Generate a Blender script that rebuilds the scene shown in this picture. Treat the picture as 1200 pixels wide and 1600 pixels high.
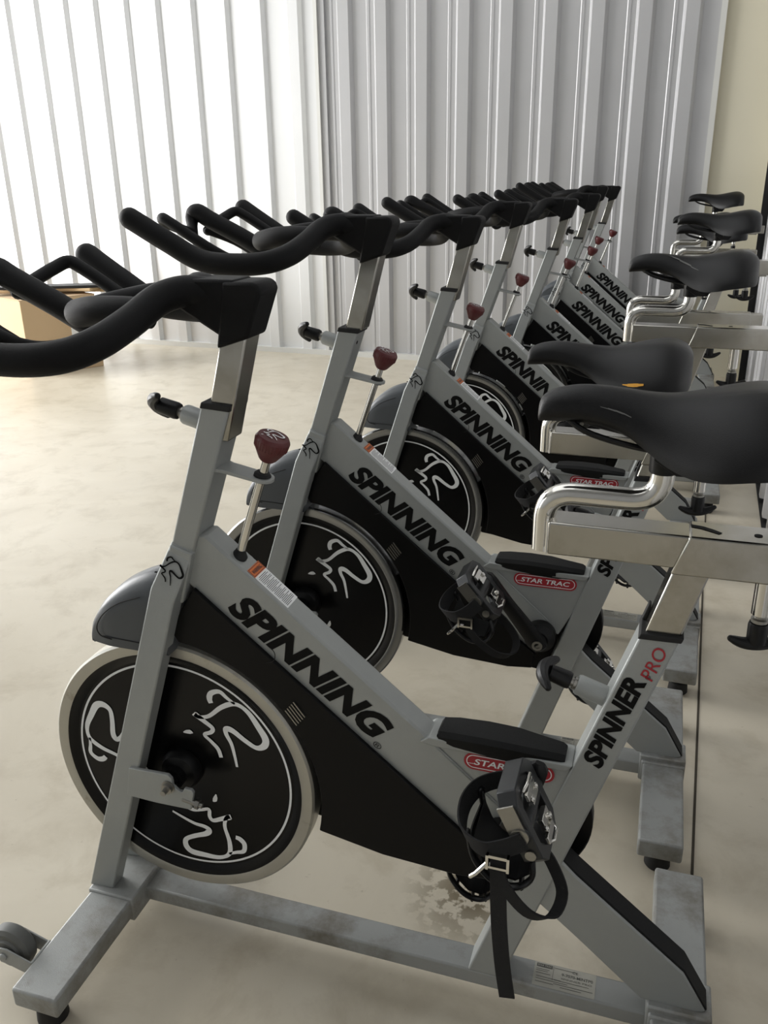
import bpy, bmesh, math, random
from mathutils import Vector, Matrix
random.seed(7)
for o in list(bpy.data.objects): bpy.data.objects.remove(o)
SC = bpy.context.scene
COL = SC.collection
PI = math.pi

# ------------------------------------------------------------------ camera
cd = bpy.data.cameras.new('camera'); cam = bpy.data.objects.new('camera', cd); COL.objects.link(cam)
R_ = Vector((0.9528044, 0.3032223, -0.0148325)); U_ = Vector((-0.0975737, 0.3521359, 0.9308489)); F_ = Vector((-0.2874772, 0.8854697, -0.3651031))
m = Matrix.Identity(4)
for i in range(3): m[i][0], m[i][1], m[i][2] = R_[i], U_[i], -F_[i]
m.translation = Vector((0.7702654, -0.9521802, 1.1695154))
cam.matrix_world = m
cd.sensor_fit = 'VERTICAL'; cd.sensor_height = 36; cd.lens = 1343.62/1600*36
cd.clip_start = .02; cd.clip_end = 60
SC.camera = cam

# ------------------------------------------------------------------ light and exposure
SC.view_settings.view_transform = 'Standard'; SC.view_settings.look = 'None'
SC.view_settings.gamma = 1; SC.view_settings.use_curve_mapping = False
SC.view_settings.exposure = 0.08
w = bpy.data.worlds.new('world'); SC.world = w; w.use_nodes = True
w.node_tree.nodes['Background'].inputs[0].default_value = (.86, .93, 1, 1)
w.node_tree.nodes['Background'].inputs[1].default_value = 1.0
def area(name, loc, target, sx, sy, watts, color):
    l = bpy.data.lights.new(name, 'AREA'); l.shape = 'RECTANGLE'; l.size = sx; l.size_y = sy; l.energy = watts; l.color = color
    o = bpy.data.objects.new(name, l); COL.objects.link(o); o.location = loc
    o.rotation_euler = (Vector(target)-Vector(loc)).to_track_quat('-Z', 'Z').to_euler(); return o
area('daylight_doorway', (-6.7, 2.2, 1.9), (0, 2.6, 1.0), 4.6, 3.2, 560, (1, .99, .98))
area('daylight_doorway_front', (-6.7, -3.4, 1.9), (0, -3.0, .6), 3.6, 3.2, 75, (1, .985, .955))
area('ceiling_fill', (-1.2, 1.0, 4.15), (-1.2, 1.0, 0), 3.0, 5.0, 52, (.96, .98, 1))  # soft fill lamp added under the solid ceiling, not a real roof opening

# ------------------------------------------------------------------ materials
MATS = {}
def lin(c): return tuple(((x/255/12.92) if x/255 <= .04045 else ((x/255+.055)/1.055)**2.4) for x in c)
def mat(name, rgb, rough=.5, metal=0, var=.0, vscale=8, bump=0, bscale=300, coat=0, dirt=None, dscale=12, dlo=.55, dhi=.75, spec=.5, aniso=0):
    m = bpy.data.materials.new(name); m.use_nodes = True; nt = m.node_tree; N = nt.nodes; L = nt.links
    b = N['Principled BSDF']; c = lin(rgb)
    b.inputs['Roughness'].default_value = rough; b.inputs['Metallic'].default_value = metal
    b.inputs['Coat Weight'].default_value = coat; b.inputs['Specular IOR Level'].default_value = spec
    if aniso: b.inputs['Anisotropic'].default_value = aniso
    tc = N.new('ShaderNodeTexCoord')
    ns = N.new('ShaderNodeTexNoise'); ns.inputs['Scale'].default_value = vscale; ns.inputs['Detail'].default_value = 6
    L.new(tc.outputs['Object'], ns.inputs['Vector'])
    mx = N.new('ShaderNodeMix'); mx.data_type = 'RGBA'
    mx.inputs[6].default_value = (*[x*(1-var) for x in c], 1); mx.inputs[7].default_value = (*[min(1, x*(1+var)) for x in c], 1)
    L.new(ns.outputs['Fac'], mx.inputs[0]); out = mx.outputs[2]
    if dirt:
        n2 = N.new('ShaderNodeTexNoise'); n2.inputs['Scale'].default_value = dscale; n2.inputs['Detail'].default_value = 9; n2.inputs['Roughness'].default_value = .7
        L.new(tc.outputs['Object'], n2.inputs['Vector'])
        mr = N.new('ShaderNodeMapRange'); mr.inputs[1].default_value = dlo; mr.inputs[2].default_value = dhi
        L.new(n2.outputs['Fac'], mr.inputs[0])
        m2 = N.new('ShaderNodeMix'); m2.data_type = 'RGBA'; L.new(mr.outputs[0], m2.inputs[0]); L.new(out, m2.inputs[6]); m2.inputs[7].default_value = (*lin(dirt), 1)
        out = m2.outputs[2]
    L.new(out, b.inputs['Base Color'])
    if bump:
        nb = N.new('ShaderNodeTexNoise'); nb.inputs['Scale'].default_value = bscale; nb.inputs['Detail'].default_value = 3
        L.new(tc.outputs['Object'], nb.inputs['Vector'])
        bp = N.new('ShaderNodeBump'); bp.inputs['Strength'].default_value = bump; bp.inputs['Distance'].default_value = .001
        L.new(nb.outputs['Fac'], bp.inputs['Height']); L.new(bp.outputs[0], b.inputs['Normal'])
    MATS[name] = m; return m
PAINT = mat('silver_paint', (152, 155, 153), .42, .25, .05, 30, .25, 900)
BASEPAINT = mat('silver_paint_dusty', (148, 150, 148), .5, .2, .06, 30, .3, 700, dirt=(96, 88, 74), dscale=9, dlo=.47, dhi=.75)
BLACK = mat('black_plastic', (9, 9, 10), .4, 0, .15, 20, .1, 600, spec=.3)
FOAM = mat('black_foam_grip', (6, 6, 7), .6, 0, .15, 40, .45, 1400, spec=.2)
SADDLE = mat('black_vinyl', (6, 6, 7), .36, 0, .12, 14, .3, 1200, spec=.3)
RUBBER = mat('black_rubber', (12, 12, 12), .7, 0, .2, 60)
PADM = mat('black_rubber_pad', (12, 13, 13), .62, 0, .1, 60, .5, 900, spec=.25)
GUARD = mat('black_gloss_cover', (6, 6, 7), .4, 0, .1, 12, spec=.18)
DISC = mat('flywheel_black', (5, 5, 6), .25, 0, .1, 12, spec=.22)
RIM = mat('flywheel_steel', (176, 174, 166), .36, .75, .08, 25, .1, 300, dirt=(120, 108, 88), dscale=14, dlo=.58, dhi=.8)
RIM2 = mat('flywheel_chrome', (138, 139, 140), .2, 1, .12, 9)
CHROME = mat('chrome', (214, 212, 206), .13, 1, .02, 6)
BRUSHED = mat('brushed_steel', (176, 174, 167), .2, 1, .10, 7, dirt=(150, 146, 134), dscale=5, dlo=.5, dhi=.7)
STEEL = mat('dull_steel', (150, 148, 142), .35, .9, .1, 60)
WHITE = mat('white_decal', (232, 234, 234), .45, 0, .03, 30)
INK = mat('black_decal', (7, 7, 7), .6, spec=.15)
RED = mat('red_decal', (158, 28, 40), .5)
KNOB = mat('maroon_knob', (84, 27, 29), .42, 0, .1, 40, .3, 500)
ORANGE = mat('orange_decal', (216, 112, 48), .55)
GREYLABEL = mat('grey_label', (168, 166, 156), .6, 0, .12, 90)
FENDER = mat('charcoal_fender', (66, 70, 74), .4, 0, .06, 20, .1, 500)
CASTER = mat('grey_caster', (92, 93, 90), .6, 0, .1, 50)
CREAM = mat('cream_wall_paint', (206, 201, 182), .75, 0, .03, 2, .2, 300)
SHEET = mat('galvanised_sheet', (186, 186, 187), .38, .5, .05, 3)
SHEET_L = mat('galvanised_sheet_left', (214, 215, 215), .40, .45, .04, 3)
TRIM = mat('white_flashing', (206, 206, 202), .45, .2, .03, 5)
DARK = mat('dark_gap', (16, 16, 17), .6)
CEIL = mat('roof_sheet', (150, 152, 154), .6, .1, .05, 3)
CARD = mat('cardboard', (196, 170, 136), .85, 0, .06, 6, .2, 200)
WOOD = mat('pale_timber', (206, 178, 138), .7, 0, .1, 14, .2, 120)
FOAMY = mat('yellow_foam', (206, 150, 58), .9, 0, .15, 200)
SCUFF = mat('scuffed_vinyl', (92, 92, 90), .7, 0, .2, 200)
PEDAL = mat('pedal_alloy', (52, 53, 54), .35, .6, .2, 60)
WEB = mat('black_webbing', (11, 11, 12), .85, 0, .2, 400, .6, 1500)
def floor_mat():
    m = bpy.data.materials.new('polished_concrete'); m.use_nodes = True; nt = m.node_tree; N = nt.nodes; L = nt.links; b = N['Principled BSDF']
    tc = N.new('ShaderNodeTexCoord')
    def noise(s, d, r=.6, dist=0):
        n = N.new('ShaderNodeTexNoise'); n.inputs['Scale'].default_value = s; n.inputs['Detail'].default_value = d; n.inputs['Roughness'].default_value = r; n.inputs['Distortion'].default_value = dist
        L.new(tc.outputs['Object'], n.inputs['Vector']); return n
    def mix(f, a, bb):
        x = N.new('ShaderNodeMix'); x.data_type = 'RGBA'
        if hasattr(f, 'links'): L.new(f, x.inputs[0])
        else: x.inputs[0].default_value = f
        for k, v in ((6, a), (7, bb)):
            if isinstance(v, tuple): x.inputs[k].default_value = (*lin(v), 1)
            else: L.new(v, x.inputs[k])
        return x.outputs[2]
    def ramp(s, lo, hi):
        r = N.new('ShaderNodeMapRange'); r.inputs[1].default_value = lo; r.inputs[2].default_value = hi; L.new(s, r.inputs[0]); return r.outputs[0]
    a = mix(ramp(noise(1.6, 7, .6, .6).outputs['Fac'], .35, .68), (206, 198, 180), (190, 181, 162))
    a = mix(ramp(noise(6.5, 9, .65, .3).outputs['Fac'], .5, .9), a, (164, 153, 131))
    a = mix(ramp(noise(45, 6, .7).outputs['Fac'], .66, .78), a, (140, 128, 108))
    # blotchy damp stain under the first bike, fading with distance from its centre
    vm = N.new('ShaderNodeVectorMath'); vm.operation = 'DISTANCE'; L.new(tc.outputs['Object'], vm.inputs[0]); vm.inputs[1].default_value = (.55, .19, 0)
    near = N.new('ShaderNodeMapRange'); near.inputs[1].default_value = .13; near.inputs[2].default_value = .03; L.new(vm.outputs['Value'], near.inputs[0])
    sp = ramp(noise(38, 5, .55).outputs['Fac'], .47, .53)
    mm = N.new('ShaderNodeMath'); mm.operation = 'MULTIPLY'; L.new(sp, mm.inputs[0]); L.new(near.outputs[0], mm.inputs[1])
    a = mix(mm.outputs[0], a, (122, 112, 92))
    L.new(a, b.inputs['Base Color'])
    rr = N.new('ShaderNodeMapRange'); rr.inputs[3].default_value = .28; rr.inputs[4].default_value = .5; L.new(noise(3, 5).outputs['Fac'], rr.inputs[0])
    L.new(rr.outputs[0], b.inputs['Roughness']); b.inputs['Specular IOR Level'].default_value = .45
    return m
FLOORM = floor_mat()

# ------------------------------------------------------------------ mesh helpers
def emit(name, bm, material, parent=None, smooth=35, bevel=0, loc=None):
    me = bpy.data.meshes.new(name)
    bmesh.ops.recalc_face_normals(bm, faces=bm.faces[:])
    bm.to_mesh(me); bm.free(); me.materials.append(material)
    o = bpy.data.objects.new(name, me); COL.objects.link(o)
    if parent: o.parent = parent
    if loc: o.location = loc
    if smooth:
        for p in me.polygons: p.use_smooth = True
        try: me.set_sharp_from_angle(angle=math.radians(smooth))
        except Exception: pass
    if bevel:
        b = o.modifiers.new('bevel', 'BEVEL'); b.width = bevel; b.segments = 2; b.limit_method = 'ANGLE'; b.angle_limit = math.radians(30)
        b.harden_normals = False
    return o
def new(): return bmesh.new()
def prism(bm, pts, y0, y1):
    """polygon in XZ, extruded along Y"""
    a = [bm.verts.new((x, y0, z)) for x, z in pts]; b = [bm.verts.new((x, y1, z)) for x, z in pts]
    bm.faces.new(a); bm.faces.new(b[::-1]); n = len(pts)
    for i in range(n): bm.faces.new((a[i], a[(i+1) % n], b[(i+1) % n], b[i]))
def box(bm, x0, x1, y0, y1, z0, z1): prism(bm, [(x0, z0), (x1, z0), (x1, z1), (x0, z1)], y0, y1)
def obox(bm, c, ax, ay, az):
    """oriented box: centre and three half-axis vectors"""
    c, ax, ay, az = Vector(c), Vector(ax), Vector(ay), Vector(az)
    v = [bm.verts.new(c+sx*ax+sy*ay+sz*az) for sz in (-1, 1) for sx, sy in ((-1, -1), (1, -1), (1, 1), (-1, 1))]
    for f in ((3, 2, 1, 0), (4, 5, 6, 7), (0, 1, 5, 4), (1, 2, 6, 5), (2, 3, 7, 6), (3, 0, 4, 7)): bm.faces.new([v[i] for i in f])
def loft(bm, rings, close=False, cap=True):
    vs = [[bm.verts.new(p) for p in r] for r in rings]; n = len(vs[0]); m_ = len(vs)
    for i in range(m_ if close else m_-1):
        a, b = vs[i], vs[(i+1) % m_]
        for j in range(n): bm.faces.new((a[j], a[(j+1) % n], b[(j+1) % n], b[j]))
    if cap and not close: bm.faces.new(vs[0][::-1]); bm.faces.new(vs[-1])
def smooth_path(pts, n=6, closed=False):
    P = [Vector(p) for p in pts]; out = []; N_ = len(P)
    rng = range(N_) if closed else range(N_-1)
    for i in rng:
        g = (lambda k: P[k % N_]) if closed else (lambda k: P[max(0, min(N_-1, k))])
        p0, p1, p2, p3 = g(i-1), g(i), g(i+1), g(i+2)
        for k in range(n):
            t = k/n; out.append(.5*((2*p1)+(-p0+p2)*t+(2*p0-5*p1+4*p2-p3)*t*t+(-p0+3*p1-3*p2+p3)*t**3))
    if not closed: out.append(P[-1])
    return out
def fillet(pts, r, n=6):
    P = [Vector(p) for p in pts]; out = [P[0]]
    for i in range(1, len(P)-1):
        a, b, c = P[i-1], P[i], P[i+1]; d1 = (a-b); d2 = (c-b); rr = min(r, d1.length*.49, d2.length*.49)
        s, e = b+d1.normalized()*rr, b+d2.normalized()*rr
        for k in range(n+1):
            t = k/n; out.append(s*(1-t)**2+b*2*t*(1-t)+e*t*t)
    out.append(P[-1]); return out
def tube(bm, path, r, seg=14, closed=False, caps='flat', flat=None):
    P = [Vector(p) for p in path]; n = len(P); rad = r if callable(r) else (lambda t: r)
    rings = []; up = None
    for i in range(n):
        if closed: t = P[(i+1) % n]-P[i-1]
        else: t = P[min(i+1, n-1)]-P[max(i-1, 0)]
        t.normalize()
        if up is None:
            up = Vector((0, 1, 0)) if abs(t.y) < .9 else Vector((0, 0, 1))
        up = (up-t*up.dot(t)).normalized(); s = t.cross(up); rr = rad(i/(n-1))
        fa, fb = flat if flat else (1, 1)
        rings.append((P[i], up.copy(), s, t, rr, fa, fb))
    R = []
    def ring(P0, u, s, rr, fa, fb): return [P0+(u*math.cos(2*PI*k/seg)*fa+s*math.sin(2*PI*k/seg)*fb)*rr for k in range(seg)]
    if caps == 'round' and not closed:
        p, u, s, t, rr, fa, fb = rings[0]
        for a in (80, 60, 40, 20): R.append(ring(p-t*rr*math.sin(math.radians(a)), u, s, rr*math.cos(math.radians(a)), fa, fb))
    for p, u, s, t, rr, fa, fb in rings: R.append(ring(p, u, s, rr, fa, fb))
    if caps == 'round' and not closed:
        p, u, s, t, rr, fa, fb = rings[-1]
        for a in (20, 40, 60, 80): R.append(ring(p+t*rr*math.sin(math.radians(a)), u, s, rr*math.cos(math.radians(a)), fa, fb))
    loft(bm, R, close=closed)
def rod(bm, a, b, r, seg=16, r2=None):
    r2 = r if r2 is None else r2; tube(bm, [a, b], lambda t: r+(r2-r)*t, seg)
def lathe(bm, prof, c, axis, seg=48, ring=False):
    """prof: list of (radius, distance along axis)"""
    axis = Vector(axis).normalized(); u = axis.orthogonal().normalized(); v = axis.cross(u); c = Vector(c)
    R = [[c+axis*h+(u*math.cos(2*PI*k/seg)+v*math.sin(2*PI*k/seg))*max(r, 1e-5) for k in range(seg)] for r, h in prof]
    loft(bm, R, close=ring)
def ribbon(bm, pts, widths, origin, ux, uz, nrm, th=.0004):
    """flat brush stroke on a plane: pts (a,b) in plane coordinates"""
    o, ux, uz, nrm = Vector(origin), Vector(ux), Vector(uz), Vector(nrm)
    P = smooth_path([(a, b, 0) for a, b in pts], 5); n = len(P); L_, R = [], []
    for i, p in enumerate(P):
        t = (P[min(i+1, n-1)]-P[max(i-1, 0)]).normalized(); s = Vector((-t.y, t.x, 0))
        f = i/(n-1)*(len(widths)-1); k = min(int(f), len(widths)-2); wd = widths[k]+(widths[k+1]-widths[k])*(f-k)
        L_.append(p+s*wd/2); R.append(p-s*wd/2)
    V = lambda q, h: bm.verts.new(o+ux*q.x+uz*q.y+nrm*h)
    a = [V(q, th) for q in L_]; b = [V(q, th) for q in R]
    for i in range(n-1): bm.faces.new((a[i], a[i+1], b[i+1], b[i]))
def capsule(w_, h_, n=10):
    r = h_/2; x = w_/2-r; out = []
    for k in range(n+1): out.append((x+r*math.cos(-PI/2+PI*k/n), r*math.sin(-PI/2+PI*k/n)))
    for k in range(n+1): out.append((-x+r*math.cos(PI/2+PI*k/n), r*math.sin(PI/2+PI*k/n)))
    return out
def text_bm(bm, s, p0, p1, cap, origin_y=None, nrm=(0, -1, 0), shear=0, bold=.0, extrude=.00025, plane=None):
    """text with its baseline from p0 to p1 (XZ pairs on plane Y=origin_y, read from -Y), or plane=(origin, ux, uz) with p0/p1 in plane coords"""
    cu = bpy.data.curves.new('t', 'FONT'); cu.body = s; cu.size = 1; cu.shear = shear; cu.offset = bold; cu.extrude = 0; cu.resolution_u = 4
    o = bpy.data.objects.new('t', cu); COL.objects.link(o)
    dg = bpy.context.evaluated_depsgraph_get(); me = bpy.data.meshes.new_from_object(o.evaluated_get(dg))
    bpy.data.objects.remove(o); bpy.data.curves.remove(cu)
    xs = [v.co.x for v in me.vertices]; ys = [v.co.y for v in me.vertices]
    x0, x1 = min(xs), max(xs); H = .729
    if plane is None: O, ux, uz = Vector((0, origin_y, 0)), Vector((1, 0, 0)), Vector((0, 0, 1))
    else: O, ux, uz = Vector(plane[0]), Vector(plane[1]), Vector(plane[2])
    n = ux.cross(uz)
    a = Vector(p0); b = Vector(p1); d = (b-a); ln = d.length; d.normalize(); q = Vector((-d.y, d.x))
    k = 0; vm = {}
    for v in me.vertices:
        p = a+d*((v.co.x-x0)/(x1-x0)*ln)+q*(v.co.y/H*cap)
        vm[v.index] = bm.verts.new(O+ux*p.x+uz*p.y+n*extrude)
    for f in me.polygons:
        try: bm.faces.new([vm[i] for i in f.vertices])
        except ValueError: pass
    bpy.data.meshes.remove(me)
def flat(bm, pts, O, ux, uz, h):
    O, ux, uz = Vector(O), Vector(ux), Vector(uz); n = ux.cross(uz)
    bm.faces.new([bm.verts.new(O+ux*a+uz*b+n*h) for a, b in pts])
def ringflat(bm, outer, inner, O, ux, uz, h):
    O, ux, uz = Vector(O), Vector(ux), Vector(uz); n_ = ux.cross(uz)
    a = [bm.verts.new(O+ux*p[0]+uz*p[1]+n_*h) for p in outer]; b = [bm.verts.new(O+ux*p[0]+uz*p[1]+n_*h) for p in inner]
    for i in range(len(a)): bm.faces.new((a[i], a[(i+1) % len(a)], b[(i+1) % len(a)], b[i]))
def tag(o, label=None, cat=None, group=None, kind=None):
    if label: o['label'] = label
    if cat: o['category'] = cat
    if group: o['group'] = group
    if kind: o['kind'] = kind
    return o

# ------------------------------------------------------------------ room (turned a few degrees from the bikes)
ang = -.05
E1 = Vector((math.cos(ang), math.sin(ang), 0)); E2 = Vector((-math.sin(ang), math.cos(ang), 0)); CO = Vector((1.262, 4.555, 0))
def room(a, b, z=0): return CO+E1*a+E2*b+Vector((0, 0, z))
def slab(name, a0, a1, b0, b1, z0, z1, mt):
    bm = new(); P = [room(a0, b0), room(a1, b0), room(a1, b1), room(a0, b1)]
    lo = [bm.verts.new((p.x, p.y, z0)) for p in P]; hi = [bm.verts.new((p.x, p.y, z1)) for p in P]
    bm.faces.new(lo[::-1]); bm.faces.new(hi)
    for i in range(4): bm.faces.new((lo[i], lo[(i+1) % 4], hi[(i+1) % 4], hi[i]))
    return tag(emit(name, bm, mt, smooth=0), kind='structure')
HC = 4.3
slab('floor', -9, .4, -9, .4, -.1, 0, FLOORM)
slab('ceiling', -9, .4, -9, .4, HC, HC+.1, CEIL)
slab('wall_front', -9, .4, -8.7, -8.6, 0, HC, CEIL)
# left wall with a wide roller-door opening that lets the daylight in
bm = new()
for (b0, b1, z0, z1) in ((-8.6, -8.3, 0, HC), (-.1, .3, 0, HC), (-8.3, -.1, 3.5, HC)):
    P = [room(-8.2, b0), room(-8.1, b0), room(-8.1, b1), room(-8.2, b1)]
    lo = [bm.verts.new((p.x, p.y, z0)) for p in P]; hi = [bm.verts.new((p.x, p.y, z1)) for p in P]
    bm.faces.new(lo[::-1]); bm.faces.new(hi)
    for i in range(4): bm.faces.new((lo[i], lo[(i+1) % 4], hi[(i+1) % 4], hi[i]))
tag(emit('wall_left', bm, CREAM, smooth=0), kind='structure')
def sheet(bm, prof, place, z0, z1):
    """open corrugated sheet from a list of (along, depth)"""
    lo = [bm.verts.new(place(a, d, z0)) for a, d in prof]; hi = [bm.verts.new(place(a, d, z1)) for a, d in prof]
    for i in range(len(lo)-1): bm.faces.new((lo[i], lo[i+1], hi[i+1], hi[i]))
def wall_a(x):   # room coordinate along the back wall of a point with world x on it
    return (x-1.262)/math.cos(ang)
def rib(x, wd, dp):
    return [(x-wd, 0), (x-wd+.018, -dp), (x-wd+.024, -dp), (x-.045, -dp), (x-.018, -dp), (x, 0)]
prof = []
lefts = [-8.0+.2475*i for i in range(0, 18)]; lefts = [x for x in lefts if x < -3.6]
LX = [-3.537-.2475*i for i in range(17, 0, -1)]+[-3.537, -3.293, -3.05, -2.807, -2.565, -2.301, -2.053, -1.801, -1.547]
for x in LX: prof += rib(x, .105, .030)
prof += [(-1.455, 0)]
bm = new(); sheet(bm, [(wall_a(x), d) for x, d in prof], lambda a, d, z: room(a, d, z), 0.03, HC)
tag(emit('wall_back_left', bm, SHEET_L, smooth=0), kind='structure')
prof = [(-1.39, 0)]
for x in [-1.209, -.965, -.708, -.45, -.195, .06, .319, .571, .816]:
    prof += [(x-.155, 0), (x-.15, -.004), (x-.135, -.004), (x-.13, 0)] + rib(x, .105, .030)
prof += [(.905, 0)]
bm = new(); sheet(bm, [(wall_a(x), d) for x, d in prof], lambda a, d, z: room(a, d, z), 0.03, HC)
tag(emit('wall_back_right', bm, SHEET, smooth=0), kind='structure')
slab('trim_1', wall_a(-1.455), wall_a(-1.432), -.036, .02, 0.02, HC, TRIM)
slab('trim_2', wall_a(-1.432), wall_a(-1.39), -.020, .02, 0.02, HC, SHEET)
slab('trim_3', wall_a(.905), wall_a(.935), -.03, .02, 0, HC, TRIM)
slab('wall_back_corner', wall_a(.935), .12, 0, .08, 0, HC, CREAM)
slab('wall_back_outer', -9, .3, .09, .16, 0, HC, CREAM)
slab('baseboard_back', wall_a(-8), wall_a(.905), -.045, .03, 0, .035, TRIM)
# right wall: corrugated sheet ending in a dark door edge, then a cream return
prof = []
for i in range(0, 40):
    b = -.24-.21*i; prof += [(b, 0), (b-.018, -.028), (b-.06, -.028), (b-.078, 0), (b-.14, 0), (b-.15, -.008), (b-.165, -.008), (b-.175, 0)]
bm = new(); sheet(bm, prof, lambda b, d, z: Vector((1.172+.035*(4.555+b-2.09)+d+.028, 4.555+b, z)), 0.015, HC)
tag(emit('wall_right', bm, SHEET, smooth=0), kind='structure')
slab('wall_right_return', .0, .06, -.2, .08, 0, HC, CREAM)
slab('trim_4', -.035, .03, -.245, -.205, 0, HC, DARK)
slab('wall_right_outer', .32, .38, -8.6, .1, 0, HC, CREAM)
bm = new(); v_ = [bm.verts.new((1.172+.035*(y-2.09)+dx, y, .002)) for y, dx in ((4.3, -.004), (4.3, .05), (-4, .05), (-4, -.004))]; bm.faces.new(v_)
tag(emit('baseboard_right', bm, DARK, smooth=0), kind='structure')
# expansion joint in the floor
bm = new(); P = [(.972, 1.65), (.976, 1.65), (.8715, -2.6), (.8675, -2.6)]
vv = [bm.verts.new((x, y, .0012)) for x, y in ((1.0705, 4.40), (1.0755, 4.40), (.905, .0), (.900, .0))]
bm.faces.new(vv); vv = [bm.verts.new((x, y, .0012)) for x, y in ((.905, .0), (.900, .0), (.78, -3), (.785, -3))]; bm.faces.new(vv)
tag(emit('trim_5', bm, mat('joint_sealant', (62, 56, 46), .9), smooth=0), kind='structure')

# ------------------------------------------------------------------ cardboard box and boards by the wall
A = Vector((-3.05, 3.55, 0)); d1 = Vector((.55, .83, 0)).normalized(); d2 = Vector((-.87, .42, 0)).normalized()
bt = bpy.data.objects.new('cardboard_box', None); COL.objects.link(bt); bt.location = A+d1*.24+d2*.4
tag(bt, 'brown cardboard box standing on the floor by the corrugated wall, under loose boards', 'box')
bm = new(); obox(bm, (0, 0, .235), d1*.24, d2*.4, (0, 0, .235)); emit('box_body', bm, CARD, bt, smooth=0, bevel=.004)
bm = new()
for s in (-1, 1): obox(bm, d2*(.2*s)+Vector((0, 0, .4725)), d1*.242, d2*.196, (0, 0, .0022))
emit('flap', bm, CARD, bt, smooth=0)
bm = new(); obox(bm, -d2*.401+d1*.09+Vector((0, 0, .25)), d1*.035, d2*.001, (0, 0, .03)); tag(emit('shipping_label', bm, WHITE, bt, smooth=0), 'white paper label')
for i, (off, rot, ln, wd, z, mt, lb) in enumerate([
        ((.10, .10), .30, .62, .11, .4855, WOOD, 'lower pale timber board on the cardboard box, its end past the box edge'),
        ((-.10, .02), .12, .58, .10, .5035, WOOD, 'top pale timber board lying across the others on the cardboard box'),
        ((.22, -.03), .42, .40, .07, .5215, DARK, 'black flat board lying topmost on the pale boards on the box')]):
    c = bt.location; bm = new(); t = Vector((math.cos(rot), math.sin(rot), 0)); s = Vector((-t.y, t.x, 0))
    hz = .0085
    obox(bm, (0, 0, 0), t*ln, s*wd, (0, 0, hz)); o = emit('timber_board', bm, mt, smooth=0, bevel=.002)
    o.location = (c.x+off[0], c.y+off[1], z); tag(o, lb, 'board', 'boards on the cardboard box')

# ------------------------------------------------------------------ the spin bike
AX = Vector((.308, 0, .951))          # direction of the inclined posts
bike = bpy.data.objects.new('spin_bike', None); COL.objects.link(bike)
HEAD = []; SEAT = []                  # parts moved with handlebar / saddle height

# --- base
bm = new(); box(bm, -.038, .038, -.255, .255, .043, .0775); fs = emit('front_stabilizer', bm, BASEPAINT, bike, bevel=.004)
bm = new(); box(bm, -.0415, .0415, -.064, .064, .036, .0815); emit('stabilizer_bracket', bm, BASEPAINT, fs, bevel=.003)
for s in (-1, 1):
    bm = new(); lathe(bm, [(0, 0), (.020, 0), (.023, .004), (.021, .03), (.012, .034), (.012, .045), (0, .045)], (0, s*.225, 0), (0, 0, 1), 20); emit('rubber_foot', bm, RUBBER, fs)
for s in (-1, 1):
    y = s*.187
    bm = new(); lathe(bm, [(0, -.0165), (.020, -.0165), (.022, -.013), (.030, -.013), (.036, -.0085), (.0375, 0), (.036, .0085), (.030, .013), (.022, .013), (.020, .0165), (0, .0165)], (-.089, y, .074), (0, 1, 0), 36); emit('transport_wheel', bm, CASTER, fs)
    bm = new()
    for t in (-1, 1):
        prism(bm, [(-.098, .060), (-.083, .058), (-.036, .046), (-.036, .074), (-.082, .089), (-.094, .088), (-.101, .078)], y+t*.0205-.0015, y+t*.0205+.0015)
        lathe(bm, [(0, 0), (.0062, 0), (.0062, .003), (.0035, .005), (0, .005)], (-.089, y+t*.0215, .074), (0, t, 0), 14)
    prism(bm, [(-.041, .044), (-.037, .044), (-.037, .077), (-.041, .077)], y-.022, y+.022)
    emit('wheel_bracket', bm, BASEPAINT, fs, bevel=.001)
bm = new(); box(bm, .8853-.038, .8853+.038, -.255, .255, .045, .0818); rs = emit('rear_stabilizer', bm, BASEPAINT, bike, bevel=.004)
bm = new(); box(bm, .8853-.0445, .8853+.0415, -.030, .030, .036, .0945); box(bm, .8853-.041, .8853+.040, -.037, .037, .04, .0850); emit('stabilizer_bracket', bm, BASEPAINT, rs, bevel=.003)
for s in (-1, 1):
    bm = new(); lathe(bm, [(0, 0), (.020, 0), (.023, .004), (.021, .03), (.012, .034), (.012, .047), (0, .047)], (.8853, s*.215, 0), (0, 0, 1), 20); emit('rubber_foot', bm, RUBBER, rs)
bm = new(); box(bm, .036, .85, -.0228, .0228, .0428, .0698); rail = emit('base_rail', bm, BASEPAINT, bike, bevel=.003)
# specification label on the rail, read from above with its top to the far side
Z0 = .0700; lp = ((.682, -.0205, Z0), (1, 0, 0), (0, 1, 0))
bm = new(); flat(bm, [(0, 0), (.089, 0), (.089, .041), (0, .041)], *lp, .0001); sl = rail; emit('specification_label', bm, GREYLABEL, rail, smooth=0)
bm = new(); flat(bm, [(.003, .033), (.026, .033), (.026, .039), (.003, .039)], *lp, .0003)
for i, (x0, x1, z) in enumerate([(.003, .022, .029), (.003, .02, .026), (.003, .024, .022), (.029, .06, .036), (.004, .04, .016), (.03, .08, .0155), (.004, .05, .012), (.03, .086, .009), (.004, .03, .007), (.04, .07, .005)]):
    flat(bm, [(x0, z), (x1, z), (x1, z+.0009), (x0, z+.0009)], *lp, .0003)
flat(bm, [(.0275, .014), (.028, .014), (.028, .039), (.0275, .039)], *lp, .0003)
text_bm(bm, '9-7070-MINTP0', (.040, .0255), (.085, .0255), .005, plane=lp, bold=.015, extrude=.0003)
text_bm(bm, 'SPINNER PRO', (.040, .0195), (.084, .0195), .0032, plane=lp, extrude=.0003)
text_bm(bm, 'CE', (.055, .0335), (.063, .0335), .0045, plane=lp, bold=.01, extrude=.0003)
emit('label_print', bm, mat('faded_print', (78, 78, 74), .7), sl, smooth=0)
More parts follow.
